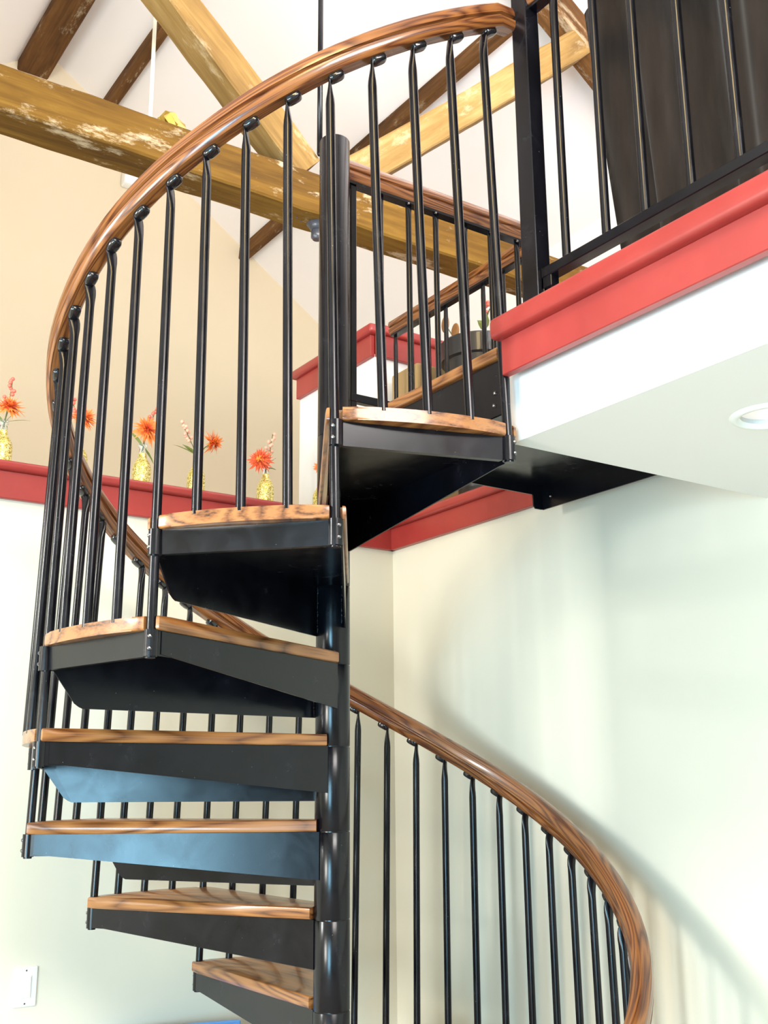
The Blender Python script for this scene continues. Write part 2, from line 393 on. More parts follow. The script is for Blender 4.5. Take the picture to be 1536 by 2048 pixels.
# white half wall box beyond, with red cap
bm = B(); box(bm, 0.955, 3.07, 1.215, 1.885, 2.694, 3.50); struct(obj('wall_half_height', bm, M_white))
o = trim('trim_half_wall_left', 'y', 0.955, -1, 1.215, 1.885, 3.50, 3.590, 3.635, 0.3, wrap=True)
trim('trim_half_wall_front', 'x', 1.215, -1, 0.955, 3.07, 3.50, 3.590, 3.634, 0.3)

# downlight
t = thing('downlight', 'round white recessed downlight in the soffit under the loft', 'lamp', (LC[0], LC[1], 2.39))
bm = B(); seg = 36
prof = [(0.064, 0.002), (0.070, -0.007), (0.080, -0.007), (0.087, 0.0)]
rings = [[bm.verts.new((r * math.cos(2 * PI * i / seg), r * math.sin(2 * PI * i / seg), z)) for i in range(seg)] for r, z in prof]
for a, b in zip(rings, rings[1:]):
    for i in range(seg): bm.faces.new((a[i], a[(i + 1) % seg], b[(i + 1) % seg], b[i]))
obj('trim_ring', bm, M_plastic, t, smooth=True)
bm = B(); lathe(bm, [(0.064, 0.012), (0.05, 0.020), (0.02, 0.024)], 32); obj('lamp_lens', bm, M_lens, t, smooth=True)

# ---------------------------------------------------------------- roof timbers
def timber(name, p0, p1, w_, h_, mat, seed=0, label=None, cat='beam', parent=None, up=(0, 0, 1), group=None, rough=0.004, n=26):
    """hand hewn beam between two axis points: local x along the beam, slightly wavy edges"""
    p0, p1 = Vector(p0), Vector(p1); L = (p1 - p0).length; x = (p1 - p0).normalized()
    z = Vector(up); z = (z - x * z.dot(x)).normalized(); y = z.cross(x)
    rnd = random.Random(seed); bm = B(); rings = []
    cs = [(-1, -1), (1, -1), (1, 1), (-1, 1)]
    ch = 0.008
    off = [[rnd.uniform(-1, 1) for _ in range(n + 1)] for _ in range(8)]
    for i in range(n + 1):
        ring = []
        for k, (a, b) in enumerate(cs):
            ja = (off[k][i] + off[k][max(i - 1, 0)]) * 0.5 * rough; jb = (off[k + 4][i] + off[k + 4][max(i - 1, 0)]) * 0.5 * rough
            prs = [(a * (w_ / 2) , b * (h_ / 2 - ch)), (a * (w_ / 2 - ch), b * (h_ / 2))]
            if k in (0, 2): prs = prs
            else: prs = prs[::-1]
            for (u, v) in prs: ring.append(bm.verts.new((L * i / n, u + ja, v + jb)))
        rings.append(ring)
    m = len(rings[0])
    for a, b in zip(rings, rings[1:]):
        for k in range(m): bm.faces.new((a[k], a[(k + 1) % m], b[(k + 1) % m], b[k]))
    bm.faces.new(rings[0][::-1]); bm.faces.new(rings[-1])
    o = obj(name, bm, mat, None)
    o.matrix_world = Matrix.Translation(p0) @ Matrix((x, y, z)).transposed().to_4x4()
    if parent: o.parent = parent
    if label: tag(o, label, cat, group)
    return o
truss = thing('roof_truss', 'old timber roof truss with crossing tie beam and V struts above the staircase', 'truss')
TY = 1.085
timber('tie_beam', (-3.75, TY, 4.077), (3.07, TY, 4.052), 0.17, 0.185, M_beam, 1, parent=truss, n=60, rough=0.006)
timber('strut', (0.50, TY, 4.18), (-1.22, TY, 5.81), 0.150, 0.145, M_strut, 2, parent=truss)
timber('strut', (0.66, TY, 4.17), (2.30, TY, 5.62), 0.150, 0.150, M_strut, 3, parent=truss)
for sgn, xe in ((1, 3.05), (-1, -3.7)):
    timber('principal_rafter', (RX + 0.02 * sgn, TY, RZ - 0.115), (xe, TY, roofz(xe) - 0.115), 0.15, 0.17, M_purlin, 4 + sgn, parent=truss)
bm = B(); tube(bm, [(0.529, TY - 0.095, 4.24), (0.529, TY - 0.095, 4.9), (0.529, TY - 0.095, 6.8)], 0.0115, 12)
ball(bm, (0.529, TY - 0.095, 4.24), 0.0115, 12, 8)
obj('king_rod', bm, M_steel, truss, smooth=True)
for k, (x, z) in enumerate([(0.42, 3.99), (0.47, 3.99), (0.50, 3.99)]): bm = B(); ball(bm, (x, TY - 0.03 + 0.02 * k, 3.962), 0.004, 6, 4); obj('nail', bm, M_grey, truss)
timber('ridge_beam', (0.245, -6.0, 6.83), (0.245, 4.67, 6.83), 0.22, 0.20, M_purlin, 11, 'broad dark ridge beam at the peak of the ceiling, top left', 'beam')
for i, (x, y1, lab) in enumerate([(0.77, 4.67, 'dark purlin on the right ceiling slope, beside the ridge beam'), (1.985, 4.67, 'lower purlin whose cut end shows below the tie beam')]):
    z = roofz(x)
    timber('purlin', (x + 0.012, -6.0, z - 0.058), (x + 0.012, y1 - 0.0, z - 0.058), 0.075, 0.11, M_purlin, 20 + i, lab, 'beam', up=(-SL * 0 , 0, 1))
timber('purlin', (-1.2, -6.0, roofz(-1.2) - 0.058), (-1.2, 4.67, roofz(-1.2) - 0.058), 0.075, 0.11, M_purlin, 25, 'purlin on the left ceiling slope beyond the tie beam', 'beam')

# ---------------------------------------------------------------- spiral staircase
H, DTH, R, A0 = 0.22, 0.5184, 0.7919, math.radians(-121.0274)
Z0 = 0.8485 + 0 * H - 0.0                         # seam height of tread k is Z0 + k*H  (k = 0 -> 0.8485)
RR, DLT, ZR = 0.7699, 0.0218, 1.0739
def ang(j): return A0 + j * DTH / 4
def seam(k): return Z0 + k * H
CORR = [(-46, -.008), (-36, -.008), (-33, -.003), (-31, 0), (-26, .002), (-22, .006), (-18, .011), (-13, .013), (-10, .009), (-8, 0), (-6, -.001), (-3, -.005), (0, 0), (2, -.002), (4, -.008), (8, -.008)]
def corr(j):
    for (a, x), (b, y) in zip(CORR, CORR[1:]):
        if a <= j <= b: return x + (y - x) * (j - a) / (b - a)
    return -.008
def top_pt(j, r=RR, dz=0.0):
    a = ang(j) - DLT
    return Vector((r * math.cos(a), r * math.sin(a), Z0 + ZR + H * (6 + j / 4) + corr(j) + dz))
stair = thing('spiral_staircase', 'black steel spiral staircase with stained oak treads and curving oak handrail', 'staircase')
# column
bm = B(); lathe(bm, [(0.0455, 0.0), (0.0455, seam(8) - 0.001), (0.0468, seam(8)), (0.0468, 3.574), (0.0445, 3.5785), (0.02, 3.5795)], 48)
obj('centre_column', bm, M_steel, stair, smooth=True, auto=30)
bm = B(); lathe(bm, [(0.15, 0.0), (0.15, 0.010), (0.148, 0.012)], 40); obj('base_plate', bm, M_steel, stair)

KMIN, KMAX = -3, 7
# prototype tread in local frame: back corner on +x axis, front corner at angle -DTH
def rotp(x, y, a): return (x * math.cos(a) - y * math.sin(a), x * math.sin(a) + y * math.cos(a))
def tread_parts(parent):
    HB = 0.033; X0 = 0.035; XT = R - 0.018; YT_ = 0.013
    f = lambda x, y, z: (*rotp(x, y, -DTH), z)
    a = Vector((R - 0.004, -0.014, 0)); b = Vector(f(R - 0.004, 0.014, 0))
    lip_a = Vector((R - 0.020, -0.014, 0)); lip_b = Vector(f(R - 0.020, 0.014, 0))
    bm = B(); plate(bm, [Vector((X0, HB, -0.0015)), Vector((XT, YT_, -0.0015)), a + Vector((0, 0, -0.0015)), b + Vector((0, 0, -0.0015)), Vector(f(XT, -YT_, -0.0015)), Vector(f(X0, -HB, -0.0015))], 0.003)
    fr = obj('tread_frame', bm, M_steel, parent)
    bm = B(); plate(bm, [(X0, HB, 0), (XT, YT_, 0), (XT, YT_, -0.050), (X0, HB, -0.121)], 0.004); obj('side_flange', bm, M_steel, fr)
    bm = B(); plate(bm, [f(X0, -HB, 0), f(XT, -YT_, 0), f(XT, -YT_, -0.046), f(0.712, -YT_ - 0.003, -0.128), f(0.700, -YT_ - 0.0035, -0.136), f(0.690, -YT_ - 0.004, -0.140), f(X0, -HB, -0.142)], 0.004); obj('side_flange', bm, M_steel, fr)
    bm = B(); plate(bm, [a, b, b + Vector((0, 0, -0.053)), a + Vector((0, 0, -0.053))], 0.004)
    plate(bm, [a + Vector((0, 0, -0.053)), b + Vector((0, 0, -0.053)), lip_b + Vector((0, 0, -0.053)), lip_a + Vector((0, 0, -0.053))], 0.003)
    bmesh.ops.remove_doubles(bm, verts=bm.verts, dist=0.0026); obj('end_plate', bm, M_steel, fr)
    # welds along the hub
    for yy, an, z1 in ((HB, 0, -0.118), (-HB, -DTH, -0.140)):
        bm = B(); x, y = rotp(0.0445, yy * 0.72, an)
        zz = -0.006; pts = []; rs = []
        while zz > z1: pts.append((x + random.uniform(-.0008, .0008), y + random.uniform(-.0008, .0008), zz)); rs.append(random.uniform(.0014, .0026)); zz -= 0.004
        tube(bm, pts, rs, 6)
        obj('weld_bead', bm, M_steel, fr)
    # hub sleeve
    bm = B(); lathe(bm, [(0.0462, -H + 0.0012), (0.0472, -H + 0.0026), (0.0472, -0.0026), (0.0462, -0.0012)], 48, cap=False)
    obj('hub_sleeve', bm, M_steel, fr, smooth=True, auto=40)
    # corner brackets with bolts
    for s, an in ((1, 0), (-1, -DTH)):
        bm = B(); c = Vector((*rotp(R, 0, an), 0)); out = Vector((*rotp(1, 0, an), 0)); tan = Vector((*rotp(0, 1, an), 0))
        n = 18; rb_, rt_ = [], []
        for i in range(n):
            t = 2 * PI * i / n; p = c + out * 0.0155 * math.cos(t) + tan * 0.0155 * math.sin(t)
            rb_.append(bm.verts.new(p + Vector((0, 0, -0.056)))); rt_.append(bm.verts.new(p + Vector((0, 0, 0.001))))
        for i in range(n): bm.faces.new((rb_[i], rb_[(i + 1) % n], rt_[(i + 1) % n], rt_[i]))
        bm.faces.new(rb_[::-1]); bm.faces.new(rt_)
        # flat wing back to the flange
        p0 = c + tan * 0.010 * s - out * 0.002; p1 = c + tan * 0.013 * s - out * 0.055
        plate(bm, [p0, p1, p1 + Vector((0, 0, -0.054)), p0 + Vector((0, 0, -0.054))], 0.004)
        br = obj('corner_bracket', bm, M_steel, fr, smooth=True, auto=40)
    for s, an in ((1, 0), (-1, -DTH)):
        c = Vector((*rotp(R, 0, an), 0)); out = Vector((*rotp(1, 0, an), 0)); tan = Vector((*rotp(0, 1, an), 0))
        for zz in (-0.014, -0.040):
            nn = (out * 0.9 + tan * 0.45 * s).normalized(); bm = B(); dome(bm, c + nn * 0.0150 + Vector((0, 0, zz)), nn, 0.0052, 0.0045); obj('bolt', bm, M_bolt, fr)
    # oak board
    t = 0.031; bm = B(); pts = []
    RO = R + 0.010; nx = R - 0.0165
    pts += [(0.043, 0.043), (nx - 0.02, 0.0235), (R + 0.002, 0.0215)]
    a0 = -0.0150 / R; a1 = -DTH + 0.0150 / R
    for i in range(13):
        aa = a0 + (a1 - a0) * i / 12; pts.append((RO * math.cos(aa), RO * math.sin(aa)))
    g = lambda x, y: rotp(x, y, -DTH)
    pts += [g(R + 0.002, -0.0215), g(nx - 0.02, -0.0235), g(0.043, -0.043)]
    for i in range(5):
        aa = -DTH - 0.80 + (DTH + 1.60) * (i + 0.5) / 5; pts.append((0.0485 * math.cos(aa), 0.0485 * math.sin(aa)))
    lo, hi = prism(bm, pts, 0.0005, t)
    ed = [e for e in bm.edges if abs(e.verts[0].co.z - e.verts[1].co.z) < 1e-5]
    ed = [e for e in ed if e.calc_length() > 0.02]
    bevel(bm, 0.0105, 4, ed)
    # rotate the grain so that local x of the texture runs along the board's bisector
    bd = obj('tread_board', bm, M_tread, fr, smooth=True, auto=35)
    # notches where the corner balusters pass the board
    cb = B()
    for an in (0, -DTH):
        vs = box(cb, nx, R + 0.06, -0.0140, 0.0140, -0.02, 0.06)
        for v in vs:
            x, y = rotp(v.co.x, v.co.y, an); v.co.x, v.co.y = x, y
    cut = obj('cutter', cb, M_tread)
    md = bd.modifiers.new('notch', 'BOOLEAN'); md.operation = 'DIFFERENCE'; md.object = cut; md.solver = 'EXACT'
    bpy.context.view_layer.update(); dg = bpy.context.evaluated_depsgraph_get()
    me = bpy.data.meshes.new_from_object(bd.evaluated_get(dg)); bd.modifiers.clear(); bd.data = me; me.name = 'tread_board'
    bpy.data.objects.remove(cut)
    return fr
def copy_tree(o, parent):
    c = o.copy(); C.objects.link(c); c.parent = parent
    for ch in list(o.children): copy_tree(ch, c)
    return c
proto = tread_parts(stair)
protos = {KMAX: proto}
for k in range(KMIN, KMAX): protos[k] = copy_tree(proto, stair)
for k, o in protos.items():
    o.location = (0, 0, seam(k)); o.rotation_euler = (0, 0, ang(4 * (k - 6)))
bm = B(); lathe(bm, [(0.0462, seam(7) + 0.0012), (0.0472, seam(7) + 0.0026), (0.0472, seam(8) - 0.0026), (0.0462, seam(8) - 0.0012)], 48, cap=False)
obj('column_sleeve', bm, M_steel, stair, smooth=True, auto=40)

# balusters
JMIN = 4 * (KMIN - 7)
def baluster(j):
    if j % 4 == 0:
        k = j // 4 + 6
        zb = seam(k) - 0.060 if k >= KMIN else 0.0
    else:
        k = math.ceil(j / 4) + 6; zb = seam(k) + 0.024
    if j == JMIN: zb = 0.0
    a = ang(j); b0 = Vector((R * math.cos(a), R * math.sin(a), zb)); tp = top_pt(j)
    full = tp - Vector((R * math.cos(a), R * math.sin(a), tp.z - 0.95 - 0.0))
    sh = (tp - b0); er = Vector((math.cos(a - DLT), math.sin(a - DLT), 0)); et = Vector((-er.y, er.x, 0))
    L = sh.length; bm = B(); seg = 14; rings = []
    for (d, rt_, rr_, off) in ((L, .0111, .0111, 0), (L * .5, .0111, .0111, 0), (.060, .0111, .0111, 0), (.045, .0100, .0118, 0), (.028, .0072, .0138, .0003), (.012, .0046, .0150, .002), (.002, .0034, .0152, .0045), (-.004, .0030, .0140, .0065)):
        c = tp - sh * (d / L) + er * off
        rings.append([bm.verts.new(c + et * rt_ * math.cos(2 * PI * i / seg) + er * rr_ * math.sin(2 * PI * i / seg)) for i in range(seg)])
    for p, q in zip(rings, rings[1:]):
        for i in range(seg): bm.faces.new((p[i], p[(i + 1) % seg], q[(i + 1) % seg], q[i]))
    bm.faces.new(rings[0][::-1]); bm.faces.new(rings[-1])
    o = obj('baluster', bm, M_steel, stair, smooth=True, auto=60)
    # pad under the rail, uphill of the tip
    tg = (top_pt(j + 0.5) - top_pt(j - 0.5)).normalized(); nrm = er.cross(tg); nrm = nrm if nrm.z > 0 else -nrm
    bm = B(); c = tp + er * 0.008 + tg * 0.018 + nrm * 0.0015
    n = 16; rg = []
    for (sc1, h) in ((0.62, -0.0090), (0.90, -0.0066), (1.0, -0.001), (1.0, 0.006)):
        ring = []
        for i in range(n):
            t = 2 * PI * i / n; ct, st = math.cos(t), math.sin(t)
            u = math.copysign(abs(ct) ** 0.62, ct) * 0.0210 * sc1; v = math.copysign(abs(st) ** 0.62, st) * 0.0150 * sc1
            ring.append(bm.verts.new(c + tg * u + er * v + nrm * h))
        rg.append(ring)
    for p, q in zip(rg, rg[1:]):
        for i in range(n): bm.faces.new((p[i], p[(i + 1) % n], q[(i + 1) % n], q[i]))
    bm.faces.new(rg[0][::-1]); bm.faces.new(rg[-1])
    obj('rail_bracket', bm, M_pad, o, smooth=True, auto=50)
for j in range(JMIN, 5): baluster(j)
# handrail helix
pts = [top_pt(JMIN - 2 + i * 0.4, 0.783, 0.007) for i in range(int((4.6 - (JMIN - 2)) / 0.4) + 1)]
pts += [Vector((0.050, -0.775, pts[-1].z + 0.010))]
sweep('handrail', pts, M_rail, stair)

# landing platform
ZT = 2.640
lp = bpy.data.objects.new('landing_platform', None); 
bm = B(); XA, XB, YA, YB = 0.024, 0.862, LY + 0.022, 0.062
box(bm, XA, XB, YA, YB, 2.604, 2.609)
plate(bm, [(XA, YA, 2.606), (XA, -0.045, 2.606), (XA, -0.045, 2.472), (XA, YA, 2.472)], 0.005)
plate(bm, [(XB, YA, 2.606), (XB, YB, 2.606), (XB, YB, 2.521), (XB, YA, 2.521)], 0.005)
plate(bm, [(XA + 0.03, YB, 2.606), (XB, YB, 2.606), (XB, YB, 2.528), (XB - 0.006, YB, 2.521), (XB - 0.034, YB, 2.521), (XB - 0.042, YB, 2.530), (XB - 0.044, YB, 2.568), (XA + 0.03, YB, 2.572)], 0.005)
plate(bm, [(XA, YA, 2.606), (XB, YA, 2.606), (XB, YA, 2.545), (XA, YA, 2.545)], 0.005)
plate(bm, [(XA, YA, 2.472), (XA, -0.05, 2.472), (XA + 0.03, -0.05, 2.472), (XA + 0.03, YA, 2.472)], 0.004)
lpm = obj('landing_platform', bm, M_steel, stair)
bpy.data.objects.remove(lp)
bm = B(); box(bm, 0.008, XB - 0.01, YA + 0.005, YB - 0.01, 2.6095, ZT)
ed = [e for e in bm.edges if abs(e.verts[0].co.z - e.verts[1].co.z) < 1e-5]; bevel(bm, 0.009, 4, ed)
for v in bm.verts: v.co = Vector((v.co.y, -v.co.x, v.co.z))
o = obj('landing_board', bm, M_tread, lpm, smooth=True, auto=35); o.rotation_euler = (0, 0, PI / 2)
for (x, y, z, n_) in ((XA - 0.003, YA + 0.03, 2.53, (-1, 0, 0)), (XA - 0.003, YA + 0.035, 2.50, (-1, 0, 0)), (XB - 0.003, 0.02, 2.56, (-1, 0, 0))): bm = B(); dome(bm, (x, y, z), n_, 0.006, 0.005); obj('bolt', bm, M_bolt, lpm)
bm = B(); plate(bm, [(XB - 0.27, YA + 0.004, 2.555), (XB - 0.262, YA + 0.004, 2.555), (XB - 0.262, YA + 0.004, 2.572), (XB - 0.27, YA + 0.004, 2.572)], 0.004); bm.free()
bm = B(); plate(bm, [(XA, YA, 2.474), (XA + 0.56, YA, 2.474), (XA + 0.56, YA + 0.065, 2.474), (XA, YA + 0.065, 2.474)], 0.004); plate(bm, [(XA, YA, 2.545), (XA + 0.56, YA, 2.545), (XA + 0.56, YA, 2.474), (XA, YA, 2.474)], 0.004); obj('support_angle', bm, M_steel, lpm)
bm = B(); tube(bm, [(XA + 0.562, YA + 0.02, 2.472), (XA + 0.565, YA + 0.045, 2.473), (XA + 0.562, YA + 0.066, 2.472)], 0.003, 6); obj('weld_bead', bm, M_bolt, lpm)

# ---------------------------------------------------------------- guard rails
def simple_baluster(x, y, z0, z1, parent, r=0.0095, tip_x=True):
    bm = B(); rings = []; seg = 12
    for z, a, b in ((z0, r, r), ((z0 + z1) / 2, r, r), (z1 - 0.05, r, r), (z1 - 0.02, r * .75, r * 1.15), (z1, r * .35, r * 1.3)):
        rx, ry = (b, a) if tip_x else (a, b)
        rings.append([bm.verts.new((x + rx * math.cos(2 * PI * i / seg), y + ry * math.sin(2 * PI * i / seg), z)) for i in range(seg)])
    for p, q in zip(rings, rings[1:]):
        for i in range(seg): bm.faces.new((p[i], p[(i + 1) % seg], q[(i + 1) % seg], q[i]))
    bm.faces.new(rings[0][::-1]); bm.faces.new(rings[-1])
    return obj('baluster', bm, M_steel, parent, smooth=True, auto=60)
RP2 = [(a * 1.0, b * 1.12) for a, b in RAILP]
# A: along X on the far side of the landing
ga = thing('landing_guard_rail', 'oak topped black guard rail on the far side of the landing, starting at the column', 'railing')
sweep('handrail', [(0.052, 0.03, 3.475), (0.5, 0.03, 3.475), (0.875, 0.03, 3.475)], M_rail, ga, prof=RP2, uoff=3.1)
bm = B(); box(bm, 0.052, 0.875, 0.014, 0.046, 3.466, 3.475); obj('sub_rail', bm, M_steel, ga)
bm = B(); box(bm, 0.07, 0.875, 0.018, 0.042, 2.742, 2.768); bevel(bm, 0.002, 1); obj('bottom_rail', bm, M_steel, ga)
bm = B(); box(bm, 0.072, 0.094, 0.02, 0.04, 2.64, 3.466); bevel(bm, 0.002, 1); obj('end_post', bm, M_steel, ga)
for x in (0.19, 0.301, 0.411, 0.533, 0.645, 0.764, 0.862): simple_baluster(x, 0.03, 2.76, 3.466, ga)
for x in (0.301, 0.411, 0.645, 0.764): bm = B(); ball(bm, (x - 0.012, 0.012, 3.462), 0.0045, 8, 6); obj('screw', bm, M_bolt, ga)
# B: along Y on the ledge
gbx = 0.956
gb_ = thing('ledge_guard_rail', 'oak topped black guard rail running back along the right ledge to the white half wall', 'railing')
sweep('handrail', [(gbx, 1.070, 3.537), (gbx, 0.5, 3.537), (gbx, 0.105, 3.537)], M_rail, gb_, uoff=7.7)
bm = B(); box(bm, gbx - 0.015, gbx + 0.015, 0.105, 1.068, 3.528, 3.537); obj('sub_rail', bm, M_steel, gb_)
bm = B(); box(bm, gbx - 0.012, gbx + 0.012, 0.105, 1.068, 2.785, 2.808); obj('bottom_rail', bm, M_steel, gb_)
for i in range(8): simple_baluster(gbx, 1.053 - 0.1205 * i, 2.70 if i in (0, 7) else 2.80, 3.529, gb_, tip_x=False)
# near loft rail
nr = thing('loft_guard_rail', 'tall black guard rail with square newel post standing on the red loft edge', 'railing')
bm = B(); box(bm, 0.052, 0.096, -0.836, -0.783, 2.665, 3.80); bevel(bm, 0.0025, 2); obj('newel_post', bm, M_steel, nr)
bm = B(); box(bm, 0.064, 0.098, -5.8, -0.836, 2.786, 2.812); bevel(bm, 0.002, 1); obj('bottom_rail', bm, M_steel, nr)
sweep('handrail', [(0.081, -5.8, 3.545), (0.081, -3, 3.545), (0.081, -0.836, 3.545)], M_rail, nr, uoff=12.3)
bm = B(); box(bm, 0.066, 0.096, -5.8, -0.836, 3.536, 3.545); obj('sub_rail', bm, M_steel, nr)
for i in range(40):
    y = [-0.908, -1.037, -1.154, -1.280, -1.404][i] if i < 5 else -1.404 - 0.1235 * (i - 4)
    if y > -5.8: simple_baluster(0.081, y, 2.808, 3.538, nr, r=0.0105, tip_x=False)
bm = B(); box(bm, 0.066, 0.092, -0.868, -0.834, 2.758, 2.788); box(bm, 0.066, 0.070, -0.842, -0.834, 2.735, 2.79); bevel(bm, 0.0015, 1)
br = obj('rail_clip', bm, M_steel, nr)
bm = B(); dome(bm, (0.080, -0.8365, 2.752), (0, -1, 0), 0.006, 0.006); obj('bolt', bm, M_bolt, nr)
bm = B(); dome(bm, (0.0975, -0.81, 3.10), (1, 0, 0), 0.004, 0.004); obj('bolt', bm, M_bolt, nr)

# ---------------------------------------------------------------- dark curtain on the loft
def curtain():
    bm = B(); ny, nz = 220, 30; g = []
    for i in range(ny + 1):
        row = []; s = i / ny
        y = -0.815 - 2.9 * s
        for k in range(nz + 1):
            t = k / nz
            top = 3.63 + min(1.0, max(0.0, (s - 0.012) * 26)) * 0.95
            z = 2.70 + (top - 2.70) * t
            yy = y - 0.095 * (1 - t) * max(0, 1 - s * 5)
            f = 0.030 * math.sin(s * 62 + 0.5 * t) + 0.018 * math.sin(s * 151 + 2.0 * t + 1) + 0.010 * math.sin(s * 23 - 3 * t)
            row.append(bm.verts.new((0.27 + f, yy, z)))
        g.append(row)
    for i in range(ny):
        for k in range(nz): bm.faces.new((g[i][k], g[i + 1][k], g[i + 1][k + 1], g[i][k + 1]))
    bmesh.ops.solidify(bm, geom=bm.faces[:], thickness=0.006)
    return obj('curtain', bm, M_fabric, None, smooth=True)
tag(curtain(), 'dark brown draped curtain hanging behind the loft guard rail', 'curtain')

# ---------------------------------------------------------------- bottles and flowers on the far ledge
def bottle(x, y, label, s=1.0):
    t = thing('bottle', label, 'bottle', (x, y, 2.696), 'gold glitter bottles on the red ledge')
    prof = [(0.030, 0.0), (0.036, 0.006), (0.0375, 0.03), (0.0375, 0.188), (0.0345, 0.206), (0.025, 0.224), (0.0165, 0.238), (0.0150, 0.255)]
    bm = B(); lathe(bm, [(r * s, z * s) for r, z in prof], 28); obj('glitter_body', bm, M_glitter, t, smooth=True, auto=60)
    bm = B(); lathe(bm, [(0.0148 * s, 0.255 * s), (0.0142 * s, 0.276 * s), (0.0170 * s, 0.280 * s), (0.0170 * s, 0.294 * s), (0.0150 * s, 0.298 * s)], 24, cap=False)
    obj('bottle_neck', bm, M_glass, t, smooth=True, auto=60)
    return t
def petals(bm, c, axis, r, n, rnd, curl=0.35, wid=0.16):
    axis = Vector(axis).normalized(); a = axis.orthogonal().normalized(); b = axis.cross(a); c = Vector(c)
    for layer in range(4):
        m = int(n * (1 - layer * 0.13)); el = -0.35 + layer * 0.42
        for i in range(m):
            t = 2 * PI * (i + rnd.random() * 0.8) / m; L = r * rnd.uniform(0.75, 1.1) * (1 - layer * 0.10)
            e = el + rnd.uniform(-.2, .2); d = (a * math.cos(t) + b * math.sin(t)) * math.cos(e) + axis * math.sin(e)
            s = axis.cross(d).normalized() * L * wid * 0.6
            p0 = c + d * L * 0.08; p1 = c + d * L * 0.55 + axis * L * 0.05; p2 = c + d * L + axis * L * curl * rnd.uniform(-.4, .6)
            v = [bm.verts.new(p) for p in (p0 - s * .4, p0 + s * .4, p1 + s, p2, p1 - s)]
            bm.faces.new(v)
def leaf_bm(bm, p, d, L, wd, up=(0, 0, 1)):
    d = Vector(d).normalized(); s = d.cross(Vector(up)).normalized(); p = Vector(p); n = s.cross(d)
    ks = [0, .2, .45, .75, 1]; ws = [0.1, .8, 1, .65, 0.02]; prev = None
    for k, q in zip(ks, ws):
        c = p + d * L * k - n * L * 0.25 * k * k
        ring = [bm.verts.new(c - s * wd * q), bm.verts.new(c - n * wd * 0.15), bm.verts.new(c + s * wd * q)]
        if prev:
            bm.faces.new((prev[0], prev[1], ring[1], ring[0])); bm.faces.new((prev[1], prev[2], ring[2], ring[1]))
        prev = ring
def flower(x, y, bloom, axis, r, mat, berries, bmat, leaf, label, seed):
    rnd = random.Random(seed); z0 = 2.696
    t = thing('flower_stem', label, 'flower', (x, y, z0 + 0.10), 'flower stems in the glitter bottles')
    rel = lambda q: Vector(q) - Vector((x, y, z0 + 0.10))
    bm = B(); nk = Vector((x, y, z0 + 0.285)); bl = Vector(bloom)
    tube(bm, [rel((x, y, z0 + .02)), rel(nk), rel(nk.lerp(bl, 0.5) + Vector((0, 0, 0.008))), rel(bl)], 0.0026, 6)
    bt = None
    if berries:
        bt = Vector(berries); tube(bm, [rel(nk), rel(nk.lerp(bt, 0.5) + Vector((0.004, 0, 0))), rel(bt)], 0.0016, 6)
        sb = []
        for i in range(12):
            f = 0.42 + 0.58 * i / 11; c = nk.lerp(bt, f) + Vector((rnd.uniform(-.02, .02), rnd.uniform(-.01, .01), rnd.uniform(-.006, .008))) * (1.25 - f * .7)
            sb.append(c); tube(bm, [rel(nk.lerp(bt, f - 0.05)), rel(c)], 0.0009, 4)
    obj('stem', bm, M_stem, t)
    if berries:
        bm = B()
        for c in sb: ball(bm, rel(c), 0.0078, 10, 8)
        obj('berries', bm, bmat, t, smooth=True)['kind'] = 'stuff'
    bm = B(); petals(bm, rel(bl), axis, r, 26, rnd); obj('bloom', bm, mat, t)['kind'] = 'stuff'
    bm = B(); petals(bm, rel(bl) + Vector(axis).normalized() * r * 0.12, axis, r * 0.55, 16, rnd, wid=.2); obj('bloom_centre', bm, M_yellow if mat is M_redfl else M_redfl, t)['kind'] = 'stuff'
    for (d, L, wd) in leaf:
        bm = B(); leaf_bm(bm, rel(nk), d, L, wd); obj('leaf', bm, M_leaf, t)
    return t
YB_ = 1.5
BX = [(-0.555, 'gold glitter bottle at the left end of the red ledge'),
      (-0.262, 'gold glitter bottle hidden behind the bundle of balusters at left'),
      (0.003, 'gold glitter bottle with an upright orange bloom and coral berries'),
      (0.243, 'gold glitter bottle partly behind a baluster, bloom leaning right'),
      (0.569, 'gold glitter bottle holding a red bloom that faces left'),
      (0.850, 'gold glitter bottle behind the tread, beside the white half wall')]
for x, lab in BX: bottle(x, YB_, lab)
flower(-0.555, YB_, (-0.540, YB_ - .01, 3.045), (0.0, -0.6, 0.8), 0.066, M_orange, (-0.535, YB_, 3.165), M_berry, [((0.5, 0, .9), .08, .010), ((-.5, 0, .7), .06, .010), ((0.9, 0, .5), .10, .004)], 'orange bloom under tall coral berries at the left end of the ledge', 1)
flower(-0.262, YB_, (-0.250, YB_ - .01, 3.055), (0.2, -0.7, 0.5), 0.066, M_orange, (-0.30, YB_, 3.13), M_berry, [((-.8, 0, .5), .09, .008)], 'orange bloom peeking out behind the left bundle of balusters', 2)
flower(0.003, YB_, (0.012, YB_ - .02, 3.050), (0.1, -0.9, 0.3), 0.070, M_orange, (0.05, YB_, 3.150), M_berry, [((-.6, 0, .9), .085, .014), ((.5, 0, -.4), .08, .010)], 'upright orange bloom with berries above and a green leaf', 3)
flower(0.243, YB_, (0.305, YB_ - .02, 3.045), (0.8, -0.6, 0.1), 0.066, M_orange, (0.165, YB_, 3.12), M_paleberry, [((-.6, 0, .6), .075, .016), ((-.95, 0, .55), .11, .006)], 'orange bloom leaning right with pale berries spreading left', 4)
